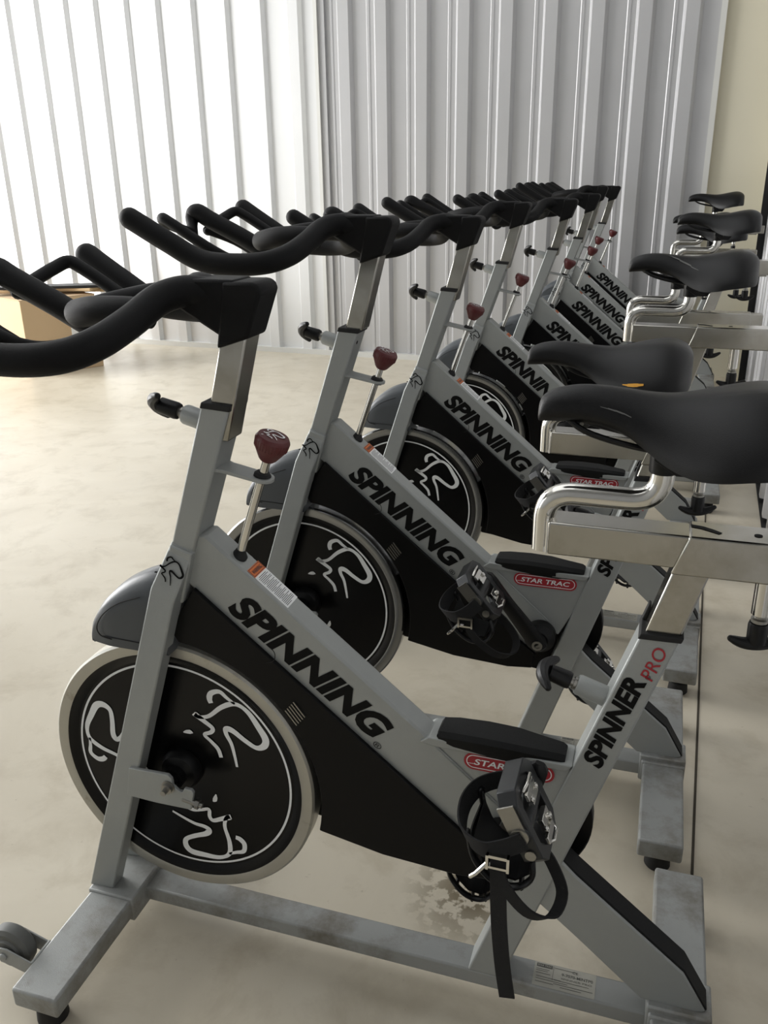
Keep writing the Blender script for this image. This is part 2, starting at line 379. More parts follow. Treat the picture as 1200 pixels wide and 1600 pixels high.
bm = new(); text_bm(bm, 'STAR TRAC', (.0042, .0345), (.0248, .0345), .003, plane=lp, bold=.01, extrude=.0005); emit('label_heading', bm, GREYLABEL, sl, smooth=0)

# --- fork and head tube
bm = new()
def sec(xf, xr, zf, zr, y0, y1): return [(xf, y0, zf), (xr, y0, zr), (xr, y1, zr), (xf, y1, zf)]
for s in (-1, 1):
    R = [sec(-.0465, -.001, .0775, .0815, s*.0516, s*.0225), sec(.1425, .1755, .652, .632, s*.0516, s*.0225), sec(.1665, .199, .713, .702, s*.0249, s*.001)]
    loft(bm, R)
prism(bm, [(.140, .625), (.176, .622), (.199, .70), (.166, .71)], -.030, .030)
fork = emit('fork', bm, PAINT, bike, bevel=.0025)
bm = new(); prism(bm, [(.1655, .708), (.198, .698), (.2695, .9025), (.2305, .9052)], -.0249, .0249); head = emit('head_tube', bm, PAINT, bike, bevel=.003)
bm = new(); prism(bm, [(.2290, .9012), (.2705, .8985), (.2725, .9068), (.2318, .9095)], -.0262, .0262); emit('post_collar', bm, RUBBER, head, bevel=.0015)
bm = new(); lathe(bm, [(0, 0), (.0035, 0), (.0035, .0006), (0, .0006)], (.2615, -.008, .880), (.95, 0, -.31), 12); emit('rivet', bm, INK, head)
for s in (-1,):
    bm = new(); prism(bm, [(.068, .342), (.135, .344), (.1405, .3375), (.1415, .326), (.150, .318), (.157, .318), (.160, .325), (.172, .325), (.1755, .320), (.168, .288), (.110, .287), (.058, .289)], s*.0565, s*.0505)
    emit('axle_bracket', bm, PAINT, fork, bevel=.001)
bm = new(); prism(bm, [(.068, .342), (.135, .344), (.172, .325), (.168, .288), (.058, .289)], .0505, .0565); emit('axle_bracket', bm, PAINT, fork, bevel=.001)
# logo strokes, measured from the flywheel centre
HEADS = [(.062, .130), (.060, .138), (.064, .148), (.078, .153), (.090, .144), (.102, .136)]
BODY = [(.030, .106), (.038, .101), (.056, .106), (.079, .126), (.102, .136), (.122, .126), (.138, .102), (.148, .083), (.145, .070), (.132, .064), (.114, .073), (.094, .087), (.083, .088), (.083, .078), (.090, .062), (.094, .039), (.096, .021)]
ARM = [(.032, .105), (.048, .094), (.060, .085), (.057, .077), (.045, .070), (.055, .060), (.066, .048), (.070, .033)]
DOT = [(.008, .067), (.014, .069), (.020, .070), (.025, .069)]
def logo(bm, origin, ux, uz, nrm, k=1, rot=0, cx=0, cy=0):
    c, s = math.cos(rot), math.sin(rot)
    wk = 1.3
    T = lambda L_: [(((x-cx)*c-(y-cy)*s)*k, ((x-cx)*s+(y-cy)*c)*k) for x, y in L_]
    W = lambda L_: [v*k*wk for v in L_]
    ribbon(bm, T(HEADS), W([.006, .0075, .006, .005, .003]), origin, ux, uz, nrm)
    ribbon(bm, T(BODY), W([.007, .005, .005, .0065, .005, .0075, .009, .0085, .006, .0065, .008, .006, .005, .004, .003]), origin, ux, uz, nrm)
    ribbon(bm, T(ARM), W([.008, .006, .0055, .005, .0045, .0055, .005]), origin, ux, uz, nrm)
    ribbon(bm, T(DOT), W([.001, .005, .006, .001]), origin, ux, uz, nrm)
# logo on the fork's bent face
p_lo = Vector((.1590, -.0516, .642)); p_hi = Vector((.1828, -.0249, .7075)); uz_ = (p_hi-p_lo).normalized(); 
q1, q2, q3, q4 = Vector((.1425, -.0516, .652)), Vector((.1755, -.0516, .632)), Vector((.199, -.0249, .702)), Vector((.1665, -.0249, .713))
nn = (q3-q1).cross(q4-q2).normalized(); nn = nn if nn.y < 0 else -nn
ux_ = Vector((1, 0, 0)); ux_ = (ux_-nn*ux_.dot(nn)).normalized(); uz_ = nn.cross(ux_); p_lo = p_hi = (q1+q2+q3+q4)/4
bm = new(); logo(bm, p_lo+nn*.0016, ux_, uz_, nn, .29, -.1, .09, .087); tag(emit('rider_logo', bm, INK, fork, smooth=0), 'black line logo')

# --- flywheel
FW = Vector((.131, 0, .3225))
bm = new(); lathe(bm, [(.2005, -.0155), (.203, -.0168), (.2175, -.0168), (.2208, -.0135), (.2208, .0135), (.2175, .0168), (.203, .0168), (.2005, .0155), (.2005, .006), (.2005, -.006)], FW, (0, 1, 0), 128, ring=True)
fly = emit('flywheel', bm, RIM, bike, smooth=30)
bm = new(); lathe(bm, [(0, -.007), (.15, -.0075), (.186, -.0085), (.1945, -.0135), (.2012, -.0158), (.2012, .0158), (.1945, .0135), (.186, .0085), (.15, .0075), (0, .007)], FW, (0, 1, 0), 128); disc = fly; emit('flywheel_disc', bm, DISC, fly, smooth=20)
for s in (-1, 1):
    bm = new(); O = FW+Vector((0, s*.0089, 0)); ux = (1, 0, 0) if s < 0 else (-1, 0, 0); nr = (0, s, 0)
    n = 128; ca = [(math.cos(2*PI*k/n), math.sin(2*PI*k/n)) for k in range(n)]
    ringflat(bm, [(a*.1822, b*.1822) for a, b in ca], [(a*.1787, b*.1787) for a, b in ca], O, ux, (0, 0, 1), .0003)
    for k in range(3): logo(bm, O-Vector((0, s*.0007, 0)), ux, (0, 0, 1), nr, .98, -k*2*PI/3)
    tag(emit('rider_decal', bm, WHITE, disc, smooth=0), 'white ring and three rider logos')
    bm = new(); lathe(bm, [(.033, .006), (.033, .014), (.028, .024), (.017, .028), (.017, .040), (.010, .041), (.010, .047), (0, .047)], FW, (0, s, 0), 36); emit('hub', bm, BLACK, fly)
    bm = new(); lathe(bm, [(0, .04), (.0045, .04), (.0045, .0565), (.011, .0565), (.011, .058), (.0085, .058), (.0085, .064), (.0045, .064), (.0045, .073), (0, .073)], FW+Vector((.003, 0, 0)), (0, s, 0), 6 if False else 16); emit('axle_bolt', bm, STEEL, fly)
bm = new(); rod(bm, (.155, -.054, .304), (.187, -.054, .298), .0042, 12); lathe(bm, [(0, 0), (.0075, 0), (.0075, .006), (0, .006)], (.176, -.054, .300), (.98, 0, -.18), 6); emit('tension_bolt', bm, STEEL, fork)

# --- fender over the wheel front
bm = new(); R = []
prof = [(.023, .5445), (.0185, .552), (.024, .578), (.042, .606), (.068, .630), (.096, .648), (.128, .660), (.150, .662)]
path = smooth_path([(x, 0, z) for x, z in prof], 3)
for p in path:
    t = min(1, (p.x-.014)/.04); hw = .030+.008*t; zt = p.z; zb = .540
    zb = min(zb, zt-.006)
    R.append([(p.x, -hw, zb), (p.x, -hw, zb+(zt-zb)*.55), (p.x, -hw*.93, zb+(zt-zb)*.82), (p.x, -hw*.6, zt-(zt-zb)*.04), (p.x, 0, zt), (p.x, hw*.6, zt-(zt-zb)*.04), (p.x, hw*.93, zb+(zt-zb)*.82), (p.x, hw, zb+(zt-zb)*.55), (p.x, hw, zb)])
loft(bm, R); fen = emit('fender', bm, FENDER, bike, smooth=60)
bm = new(); tube(bm, smooth_path([(.058, -.0385, .552), (.040, -.0385, .556), (.036, -.0388, .570), (.050, -.0388, .592), (.078, -.0388, .613), (.115, -.0388, .628)], 5), .0009, 6); tube(bm, [(.044, -.0386, .5555), (.12, -.0386, .553)], .0007, 6); tag(emit('fender_seam', bm, RUBBER, fen), 'moulded line around the side panel')

# --- down tube, gusset and cover
bm = new(); prism(bm, [(.188, .722), (.2147, .7255), (.523, .4665), (.640, .363), (.655, .31), (.600, .296), (.572, .320), (.189, .642), (.175, .655)], -.0193, .0193)
down = emit('down_tube', bm, PAINT, bike, bevel=.0035)
bm = new(); prism(bm, [(.512, .464), (.530, .466), (.712, .458), (.72, .46), (.70, .40), (.665, .33), (.62, .35), (.525, .455)], -.0186, .0186); gus = emit('gusset', bm, PAINT, bike, bevel=.002)
bm = new(); text_bm(bm, 'SPINNING', (.2395, .6195), (.4535, .4435), .0405, -.0194, shear=.28, bold=.05, extrude=.0006); emit('frame_lettering', bm, INK, down, smooth=0)
bm = new(); text_bm(bm, '®', (.4445, .4390), (.4545, .4308), .0095, -.0194, extrude=.0006); emit('trademark_symbol', bm, INK, down, smooth=0)
bm = new(); tube(bm, [(.5235, -.0193, .4660), (.6, -.0193, .3985), (.645, -.0193, .358)], .0012, 6); emit('weld_seam', bm, PAINT, down)
# red badge
BO = (.634, -.0194, .4415); bxx = (1, 0, 0); bzz = (0, 0, 1)
bm = new(); flat(bm, capsule(.120, .0265), BO, bxx, bzz, .0004); bad = gus; tag(emit('maker_badge', bm, RED, gus, smooth=0), 'red pill shaped badge')
bm = new(); ringflat(bm, capsule(.113, .0205), capsule(.1105, .0180), BO, bxx, bzz, .0008)
flat(bm, [(-.0545, -.0032), (-.046, -.0032), (-.046, -.0040), (-.0545, -.0040)], BO, bxx, bzz, .0008)
text_bm(bm, 'STAR TRAC', (-.046, -.0045), (.047, -.0045), .0095, plane=(BO, bxx, bzz), shear=.2, bold=.02, extrude=.0009)
for k in range(4): flat(bm, [(.018+.0035*k, -.0088), (.0195+.0035*k, -.0088), (.0195+.0035*k, -.0078), (.018+.0035*k, -.0078)], BO, bxx, bzz, .0012)
tag(emit('badge_lettering', bm, WHITE, bad, smooth=0), 'white STAR TRAC lettering and outline')
# warning label on top of the down tube
td = Vector((.2474, 0, -.2109)).normalized(); LO = Vector((.2715, .0185, .6777)); lz = Vector((td.z*0, -1, 0)); nrm_ = Vector((.6487, 0, .761))
LU = td; LV = nrm_.cross(LU)      # LU x LV = normal
LO = Vector((.2715, -.0150, .6777)) if LV.y > 0 else Vector((.2715, .0185, .6777))
pl = (LO, LU, LV); Wd = .0335; Ln = .074
bm = new(); flat(bm, [(0, 0), (Ln, 0), (Ln, Wd), (0, Wd)], *pl, .0006); wl = down; emit('warning_label', bm, WHITE, down, smooth=0)
bm = new(); flat(bm, [(0, 0), (.0145, 0), (.0145, Wd), (0, Wd)], *pl, .0009); tag(emit('label_header', bm, ORANGE, wl, smooth=0), 'orange header strip')
bm = new()
ringflat(bm, [(.001, .001), (.0135, .001), (.0135, Wd-.001), (.001, Wd-.001)], [(.0018, .0018), (.0127, .0018), (.0127, Wd-.0018), (.0018, Wd-.0018)], *pl, .0012)
text_bm(bm, 'WARNING', (.0105, .004), (.0105, Wd-.004), .0062, plane=pl, bold=.02, extrude=.0013)
for k in range(24):
    x = .0175+k*.0023; a = .003+(.003 if k % 6 == 0 else 0); b = Wd-.003-random.choice((0, .001, .004, .008)) if k % 6 != 5 else Wd*.55
    flat(bm, [(x, a), (x+.0008, a), (x+.0008, b), (x, b)], *pl, .0009)
emit('label_print', bm, mat('label_ink', (60, 62, 66), .7), wl, smooth=0)

def arcpts(c, r, a0, a1, n): return [(c[0]+r*math.cos(math.radians(a0+(a1-a0)*k/n)), c[1]+r*math.sin(math.radians(a0+(a1-a0)*k/n))) for k in range(n+1)]
# black side cover between the wheel and the crank, hollowed around the wheel
pts = [(.193, .6455), (.573, .3255), (.622, .285), (.618, .252), (.57, .247), (.459, .254), (.3665, .272)]+arcpts((FW.x, FW.z), .236, -12, 83, 26)+[(.150, .572), (.170, .61)]
bm = new(); prism(bm, pts, -.0262, -.0192); cov = emit('side_cover', bm, GUARD, bike, smooth=20, bevel=.0015)
bm = new(); prism(bm, [(.193, .6455), (.573, .3255), (.622, .285), (.618, .252), (.57, .247), (.459, .254), (.3665, .272)]+arcpts((FW.x, FW.z), .2365, -12, 83, 26), -.0192, .024); emit('cover_core', bm, GUARD, cov, smooth=20)
bm = new(); tube(bm, smooth_path([(x, -.0263, z) for x, z in arcpts((.297, .560), .013, -95, 60, 6)], 3), .0006, 6); emit('cover_recess', bm, RUBBER, cov)
# brake pad block with its ribs
bm = new(); obox(bm, (.345, -.006, .443), (.018, 0, -.028), (0, .020, 0), (.006, 0, .004)); brk = emit('brake_pad', bm, RUBBER, bike, bevel=.001)
bm = new()
tv = Vector((.60, 0, -.80)); pv = Vector((.80, 0, .60))
for k in range(5):
    c = Vector((.3285, -.0272, .4640))+pv*(.0050*k)-tv*(.0012*k); obox(bm, c, tv*.0135, (0, .0009, 0), pv*.0009)
tag(emit('brake_spring', bm, STEEL, brk, smooth=0), 'row of bright metal ridges')
# chain guard on the far side: hull of a big disc at the crank and a small one at the axle
BB = Vector((.632, 0, .330))
hull = arcpts((BB.x, BB.z), .114, -100, 96, 30)+arcpts((FW.x, FW.z), .052, 96, 260, 18)
bm = new(); prism(bm, hull, .030, .054); cg = emit('chain_guard', bm, GUARD, bike, smooth=20, bevel=.003)
bm = new(); lathe(bm, [(0, .0), (.05, 0), (.048, .004), (0, .004)], (BB.x, .054, BB.z), (0, 1, 0), 36); emit('guard_cap', bm, BLACK, cg)

# --- seat tube
bm = new(); prism(bm, [(.5875, .068), (.638, .068), (.826, .6645), (.7803, .6630)], -.0229, .0229); st = emit('seat_tube', bm, PAINT, bike, bevel=.003)
bm = new(); prism(bm, [(.7782, .6600), (.8268, .6610), (.8293, .6682), (.7808, .6678)], -.0252, .0252); prism(bm, [(.7808, .6678), (.7865, .6678), (.7905, .688), (.7875, .690)], .010, .0225); emit('post_collar', bm, RUBBER, st, bevel=.0012)
d_ = Vector((.308, .951)); p0 = Vector((.7490, .4675)); p1 = p0+d_*.142
bm = new(); text_bm(bm, 'SPINNER', p0, p1, .0245, -.0230, shear=.18, bold=.045, extrude=.0006); text_bm(bm, '®', p1+Vector((.0035, .003)), p1+Vector((.0055, .009)), .006, -.0230, extrude=.0006); emit('frame_lettering', bm, INK, st, smooth=0)
q0 = Vector((.7995, .6045)); bm = new(); text_bm(bm, 'PRO', q0, q0+d_*.046, .0165, -.0230, shear=.15, bold=.004, extrude=.0006); tag(emit('red_lettering', bm, RED, st, smooth=0), 'red PRO lettering')
# seat post pop pin, pointing forward
def pop_pin(base, direction, name, parent, cross):
    d = Vector(direction).normalized(); b = Vector(base); bm = new(); lathe(bm, [(0, 0), (.0132, 0), (.0132, .044), (.0118, .047), (0, .047)], b, d, 24); pp = emit(name, bm, PAINT, parent)
    bm = new(); lathe(bm, [(0, .045), (.0085, .045), (.0085, .051), (.0060, .051), (.0060, .057), (0, .057)], b, d, 12); emit('pin_nut', bm, STEEL, pp)
    bm = new(); lathe(bm, [(0, .055), (.0105, .055), (.0115, .059), (.0105, .082), (0, .082)], b, d, 20)
    e = b+d*.083; c = Vector(cross).normalized()
    pth = smooth_path([e-c*.030+d*-.004, e-c*.016+d*.005, e+d*.008, e+c*.016+d*.005, e+c*.030-d*.004], 4)
    tube(bm, pth, lambda t: .0045+.0045*math.sin(PI*t), 10, caps='round'); emit('pin_handle', bm, BLACK, pp)
    return pp
n_ = Vector((-.951, 0, .308))
pop_pin((.756, 0, .5575), n_, 'seat_height_pin', bike, (.05, .99, .1))
pop_pin((.237, 0, .873), Vector((-.94, 0, .26)), 'handlebar_height_pin', bike, (.25, -.72, .6))

# rear strut with its black top guard
bm = new(); prism(bm, [(.700, .315), (.732, .283), (.883, .1565), (.9175, .097), (.905, .0925), (.833, .0925), (.739, .176), (.650, .252)], -.0193, .0193); strut = emit('rear_strut', bm, PAINT, bike, bevel=.0025)
bm = new(); prism(bm, [(.702, .3145), (.732, .2865), (.8845, .1590), (.9200, .0975), (.9170, .0965), (.8825, .1560), (.7305, .2825)], -.0160, .0185); emit('strut_guard', bm, PADM, strut, bevel=.0015)
# foot rest pad
bm = new(); R = []
for x, hw, top, bot in [(.5365, .019, .474, .466), (.5395, .0225, .4775, .4600), (.56, .0245, .4795, .4570), (.60, .0255, .4805, .4545), (.64, .0250, .4790, .4520), (.675, .0215, .4750, .4495), (.700, .0190, .4725, .4480), (.7055, .0170, .4700, .4520)]:
    r = .006; R.append([(x, -hw, bot+r), (x, -hw+r*.5, bot), (x, hw-r*.5, bot), (x, hw, bot+r), (x, hw, top-r), (x, hw-r, top), (x, -hw+r, top), (x, -hw, top-r)])
loft(bm, R); emit('foot_rest_pad', bm, PADM, bike, smooth=40)
bm = new(); prism(bm, [(.514, .460), (.526, .4695), (.716, .4635), (.708, .454), (.53, .456)], -.0236, .0236); emit('pad_tray', bm, PAINT, bike, bevel=.0015)

# --- resistance knob
kb = Vector((.2535, 0, .690)); kt = Vector((.3135, 0, .856)); kd = (kt-kb).normalized()
bm = new(); rod(bm, kb, kt-kd*.02, .0058, 16); rl = emit('resistance_rod', bm, CHROME, bike)
kc = kt+kd*.008
bm = new(); K = [(0, -.035), (.009, -.034), (.012, -.031), (.0215, -.0145), (.0225, -.007), (.0225, -.003), (.0200, .0012), (0, .0022)]
lathe(bm, K, kc, kd, 60); kn = emit('resistance_knob', bm, KNOB, bike, smooth=35)
bm = new(); ux_k = Vector((0, 1, 0)).cross(kd).normalized()*1; uy_k = kd.cross(ux_k)
logo(bm, kc+kd*.0026, ux_k, uy_k, kd, .22, .6, .09, .087); tag(emit('knob_logo', bm, WHITE, kn, smooth=0), 'white rider logo')
bm = new(); u = ux_k; v = kd.cross(u)
for k in range(34):
    a = 2*PI*k/34; d = u*math.cos(a)+v*math.sin(a); rod(bm, kc-kd*.015+d*.0213, kc-kd*.004+d*.0223, .0008, 5)
emit('knob_grip', bm, KNOB, kn)
bm = new(); lathe(bm, [(0, -.004), (.0105, -.004), (.0115, .002), (.0085, .007), (.0065, .012), (0, .012)], kb, kd, 24); emit('rod_boot', bm, RUBBER, rl)
# bracket plate that carries the rod
bm = new(); by_ = Vector((0, 1, 0)); bd = Vector((.982, 0, -.19)).normalized(); B0 = Vector((.236, 0, .8190)); out = []
for s, hw in ((0, .0215), (.012, .0165), (.060, .0155)): out.append((s, -hw))
out += [(.060+.0175*math.cos(math.radians(a)), .0165*math.sin(math.radians(a))) for a in range(-80, 81, 16)]
for s, hw in ((.060, .0155), (.012, .0165), (0, .0215)): out.append((s, hw))
nb = Vector((.19, 0, .982)); top = [bm.verts.new(B0+bd*a+by_*b+nb*.0025) for a, b in out]; bot = [bm.verts.new(B0+bd*a+by_*b-nb*.0025) for a, b in out]
bm.faces.new(top); bm.faces.new(bot[::-1])
for i in range(len(out)): bm.faces.new((top[i], bot[i], bot[(i+1) % len(out)], top[(i+1) % len(out)]))
emit('rod_bracket', bm, PAINT, bike, bevel=.0008)
cc = kb+kd*(.8085-.690)/kd.z
bm = new(); lathe(bm, [(.006, -.005), (.0115, -.005), (.0115, .0035), (.0090, .0065), (.006, .0065)], cc, kd, 24); emit('rod_bushing', bm, RUBBER, rl)

# --- handlebar post and handlebar (canonical height is the first bike's)
bm = new(); prism(bm, [(.2285, .860), (.262, .858), (.306, 1.02), (.272, 1.02)], -.0203, .0203); hp = emit('handlebar_post', bm, BRUSHED, bike, bevel=.0025); HEAD.append(hp)
bm = new()
prism(bm, [(.2600, .9765), (.3030, .9905), (.3235, 1.044), (.3215, 1.052), (.314, 1.0565), (.274, 1.0560), (.2735, 1.044)], -.0272, .0272)
hb = emit('handlebar', bm, FOAM, bike, smooth=35, bevel=.005); HEAD.append(hb)
bm = new(); prism(bm, [(.206, 1.052), (.210, 1.0585), (.29, 1.058), (.285, 1.02), (.268, .992), (.262, .9935), (.206, 1.0265)], -.0250, .0250); emit('stem_web', bm, FOAM, hb, smooth=35, bevel=.004)
SIDE = [(.250, .006, 1.038), (.222, .018, 1.043), (.202, .048, 1.0365), (.1925, .100, 1.017), (.1800, .150, 1.001), (.150, .182, .991), (.095, .195, .989), (.040, .198, .996), (-.015, .203, 1.0255), (-.076, .210, 1.062)]
for s in (-1, 1):
    bm = new(); tube(bm, smooth_path([(x, s*y, z) for x, y, z in SIDE], 6), lambda t: .0190-.0012*t, 20, caps='round'); emit('side_bar', bm, FOAM, hb, smooth=60)
LOOP = [(.205, .072, 1.024), (.165, .074, 1.026), (.125, .068, 1.024), (.092, .050, 1.018), (.074, .026, 1.014), (.069, 0, 1.012)]
lp_ = LOOP+[(x, -y, z) for x, y, z in LOOP[-2::-1]]
bm = new(); tube(bm, smooth_path(lp_, 7), .0175, 20); emit('centre_loop', bm, FOAM, hb, smooth=60)
# bottle cage under and ahead of the loop: a thick centre rail, a thin rail each side, cross bars and hooks
bm = new(); tube(bm, smooth_path([(-.064, -.030, 1.024), (-.074, -.012, 1.040), (-.078, 0, 1.055), (-.066, 0, 1.0625), (-.04, 0, 1.049), (.02, 0, 1.020), (.060, 0, .999), (.080, 0, .990)], 5), lambda t: .0100+.0062*min(1, max(0, (t-.15)/.2)), 16, caps='round'); emit('centre_rail', bm, FOAM, hb, smooth=60)
for s in (-1, 1):
    bm = new(); tube(bm, smooth_path([(-.066, s*.03, 1.028), (-.070, s*.075, 1.040), (-.068, s*.118, 1.052), (-.058, s*.138, 1.059), (-.040, s*.142, 1.051), (.005, s*.142, 1.024), (.040, s*.138, 1.003), (.062, s*.120, .988), (.070, s*.08, .980), (.070, 0, .980)], 5), .0094, 12); emit('cage_rail', bm, FOAM, hb, smooth=60)
    bm = new(); tube(bm, smooth_path([(-.066, s*.03, 1.028), (-.03, s*.07, 1.006), (.015, s*.072, .980), (.032, s*.072, .962), (.048, s*.072, .962), (.064, s*.075, .978)], 5), .0070, 10, caps='round'); emit('cage_floor', bm, FOAM, hb, smooth=60)
for o in HEAD: pass

# --- saddle assembly
bm = new(); prism(bm, [(.770, .610), (.8105, .610), (.848, .7475), (.8080, .7475)], -.0190, .0190); sp = emit('seat_post', bm, BRUSHED, bike, bevel=.0025); SEAT.append(sp)
bm = new(); prism(bm, [(.8055, .7470), (1.016, .7470), (1.010, .7950), (.8215, .7950)], -.0255, .0255); slv = emit('slider_sleeve', bm, BRUSHED, bike, bevel=.0025); SEAT.append(slv)
bm = new(); o_ = [(.822, .008), (.835, .005), (.846, -.002), (.855, -.010), (.851, -.014), (.843, -.009), (.833, -.003), (.822, .000)]
bm.faces.new([bm.verts.new((x+.001, y+.004, .7956)) for x, y in o_])
bm.faces.new([bm.verts.new((.893+.0045*math.cos(a*PI/8), -.003+.0045*math.sin(a*PI/8), .7956)) for a in range(16)])
tag(emit('sleeve_slot', bm, INK, slv, smooth=0), 'dark slot and hole in the top')
FOREAFT = []
bm = new(); prism(bm, [(.667, .7535), (1.04, .7520), (1.04, .7925), (.667, .7940)], -.0215, .0215); sli = emit('saddle_slider', bm, BRUSHED, bike, bevel=.0025); FOREAFT.append(sli)
bm = new(); tube(bm, [(.666, -.0218, .7545), (.666, -.0218, .7955), (.666, -.0205, .7968), (.666, 0, .7972)], .0012, 6); emit('weld_seam', bm, CHROME, sli)
bm = new(); tube(bm, fillet([(.6595, 0, .7525), (.6595, 0, .8235), (.7870, 0, .8235), (.7870, 0, .892)], .034, 10), .0132, 24); sn = emit('saddle_pin', bm, CHROME, bike, smooth=60); FOREAFT.append(sn)
bm = new(); lathe(bm, [(.0150, .858), (.0158, .860), (.0158, .903), (.012, .906)], (.787, 0, 0), (0, 0, 1), 24)
prism(bm, [(.775, .878), (.800, .862), (.822, .862), (.832, .874), (.828, .892), (.80, .902), (.778, .902)], -.024, .024)
lathe(bm, [(0, -.031), (.009, -.031), (.009, .031), (0, .031)], (.812, 0, .876), (0, 1, 0), 16)
cl = emit('saddle_clamp', bm, BLACK, bike, bevel=.0015); FOREAFT.append(cl)
for s in (-1, 1):
    bm = new(); tube(bm, smooth_path([(.672, s*.010, .923), (.70, s*.020, .905), (.75, s*.024, .893), (.80, s*.026, .889), (.85, s*.034, .900), (.888, s*.040, .925)], 5), .0035, 8); emit('saddle_rail', bm, BLACK, cl)
# saddle body
ST = [ # x, half width, top z, edge thickness, droop of the edge
    (.6470, .008, .9260, .010, 0.0040), (.6485, .015, .9330, .020, 0.0060), (.6540, .0195, .9400, .026, 0.0070), (.668, .0225, .9470, .031, 0.0090),
    (.690, .0245, .9515, .033, 0.0120), (.715, .0275, .9520, .034, 0.0150), (.740, .0335, .9500, .036, 0.0200), (.765, .0450, .9475, .039, 0.0304),
    (.790, .0620, .9470, .042, 0.0408), (.815, .0800, .9510, .043, 0.0491), (.840, .0940, .9570, .043, 0.0520), (.865, .1010, .9620, .042, 0.0520),
    (.885, .1020, .9635, .041, 0.0510), (.900, .0965, .9610, .038, 0.0480), (.912, .0830, .9550, .034, 0.0440), (.919, .0640, .9480, .026, 0.0400), (.9225, .0400, .9420, .016, 0.0340)]
def saddle_pt(i, th):
    """cross-section point, th 0..1 around from one side over the top to the other and back under"""
    x, hw, zt, h, dr = ST[i]
    if th <= .62:
        a = PI*(th/.62); c = math.cos(a); s = math.sin(a)
        y = -hw*math.copysign(abs(c)**.75, c); k = abs(y)/hw; z = zt-dr*k**2.2-h*.55*(1-s**.55 if s > 0 else 1)
        rear = max(0, min(1, (x-.80)/.06)); z -= .0035*rear*math.exp(-(y/.016)**2)
        return (x, y, z)
    a = (th-.62)/.38; y = hw*(1-2*a); k = abs(y)/hw if hw else 0; z = zt-dr*k**2.2-h*(.55+.45*min(1, (1-k)*3.5))
    return (x, y, z)
SX = smooth_path([(s[0]*10, s[1]*10, s[2]*10) for s in ST], 3); SH = smooth_path([(s[3]*10, s[4]*10, 0) for s in ST], 3)
ST = [(a.x/10, b_/10, a.z/10, c.x/10, c.y/10) for a, c, b_ in zip(SX, SH, [p.y for p in SX])]
bm = new(); NT = 44; loft(bm, [[saddle_pt(i, k/NT) for k in range(NT)] for i in range(len(ST))]); sad = emit('saddle', bm, SADDLE, bike, smooth=70); FOREAFT.append(sad)
def near_station(x): return min(range(len(ST)), key=lambda i: abs(ST[i][0]-x))
def scuff(parent, pts, w0, mt, name, label, off=.0006):
    bm = new(); P = []
    for x, th in pts:
        i = near_station(x); q = Vector(saddle_pt(i, th)); q2 = Vector(saddle_pt(i, th+.01)); t = (q2-q).normalized()
        P.append((q+Vector((0, -off, off)), t))
    a = [bm.verts.new(p-t*w0*math.sin(PI*(.08+.84*i/(len(P)-1)))) for i, (p, t) in enumerate(P)]; b = [bm.verts.new(p+t*w0*math.sin(PI*(.08+.84*i/(len(P)-1)))) for i, (p, t) in enumerate(P)]
    for i in range(len(P)-1): bm.faces.new((a[i], a[i+1], b[i+1], b[i]))
    return tag(emit(name, bm, mt, parent, smooth=0), label)
# slider pop pin under the sleeve
bm = new(); rod(bm, (.908, 0, .748), (.908, 0, .700), .0105, 20); sp2 = emit('slider_pin', bm, CHROME, bike); SEAT.append(sp2)
bm = new(); lathe(bm, [(0, 0), (.0065, 0), (.0065, -.006), (.0095, -.007), (.0095, -.011), (0, -.011)], (.908, 0, .701), (0, 0, 1), 12); emit('pin_nut', bm, STEEL, sp2)
bm = new(); lathe(bm, [(0, 0), (.0105, 0), (.0115, -.004), (.0110, -.026), (0, -.028)], (.908, 0, .689), (0, 0, 1), 20)
tube(bm, smooth_path([(.880, -.008, .668), (.893, -.004, .6625), (.908, 0, .661), (.923, .004, .6625), (.937, .008, .669)], 4), lambda t: .0040+.0040*math.sin(PI*t), 10, caps='round'); emit('pin_handle', bm, BLACK, sp2)

# --- cranks and pedals
def crank(side, ang, label=None):
    y0 = side*.062; d = Vector((math.cos(ang), 0, math.sin(ang))); n = Vector((-d.z, 0, d.x)); B = Vector((BB.x, y0, BB.z))
    bm = new(); rings = []
    for s, hw, ht in ((-.016, .006, .004), (-.012, .013, .008), (0, .0165, .009), (.02, .0155, .009), (.10, .0125, .0075), (.155, .0135, .008), (.168, .0125, .0075), (.176, .006, .004)):
        c = B+d*s+Vector((0, side*.012*max(0, s)/.17, 0)); rings.append([c+n*hw*a+Vector((0, ht*b, 0)) for a, b in ((-1, -.6), (-.6, -1), (.6, -1), (1, -.6), (1, .6), (.6, 1), (-.6, 1), (-1, .6))])
    loft(bm, rings); ck = emit('crank_arm', bm, BLACK, bike, smooth=40)
    bm = new(); lathe(bm, [(0, -.055), (.030, -.055), (.030, -.030), (.022, -.028), (.022, .0), (0, 0)], (BB.x, side*.055, BB.z), (0, side, 0), 30) if False else lathe(bm, [(0, .018), (.028, .018), (.030, .022), (.030, .042), (.024, .046), (.018, .052), (0, .052)], BB, (0, side, 0), 30)
    emit('bearing_cup', bm, BLACK, ck)
    bm = new(); lathe(bm, [(0, .008), (.010, .008), (.010, .0115), (.0055, .0115), (.0055, .009), (0, .009)], B, (0, side, 0), 18); emit('crank_bolt', bm, STEEL, ck)
    return ck, B+d*(.165 if ang > 1.5 or side > 0 else .150)+Vector((0, side*.012, 0))
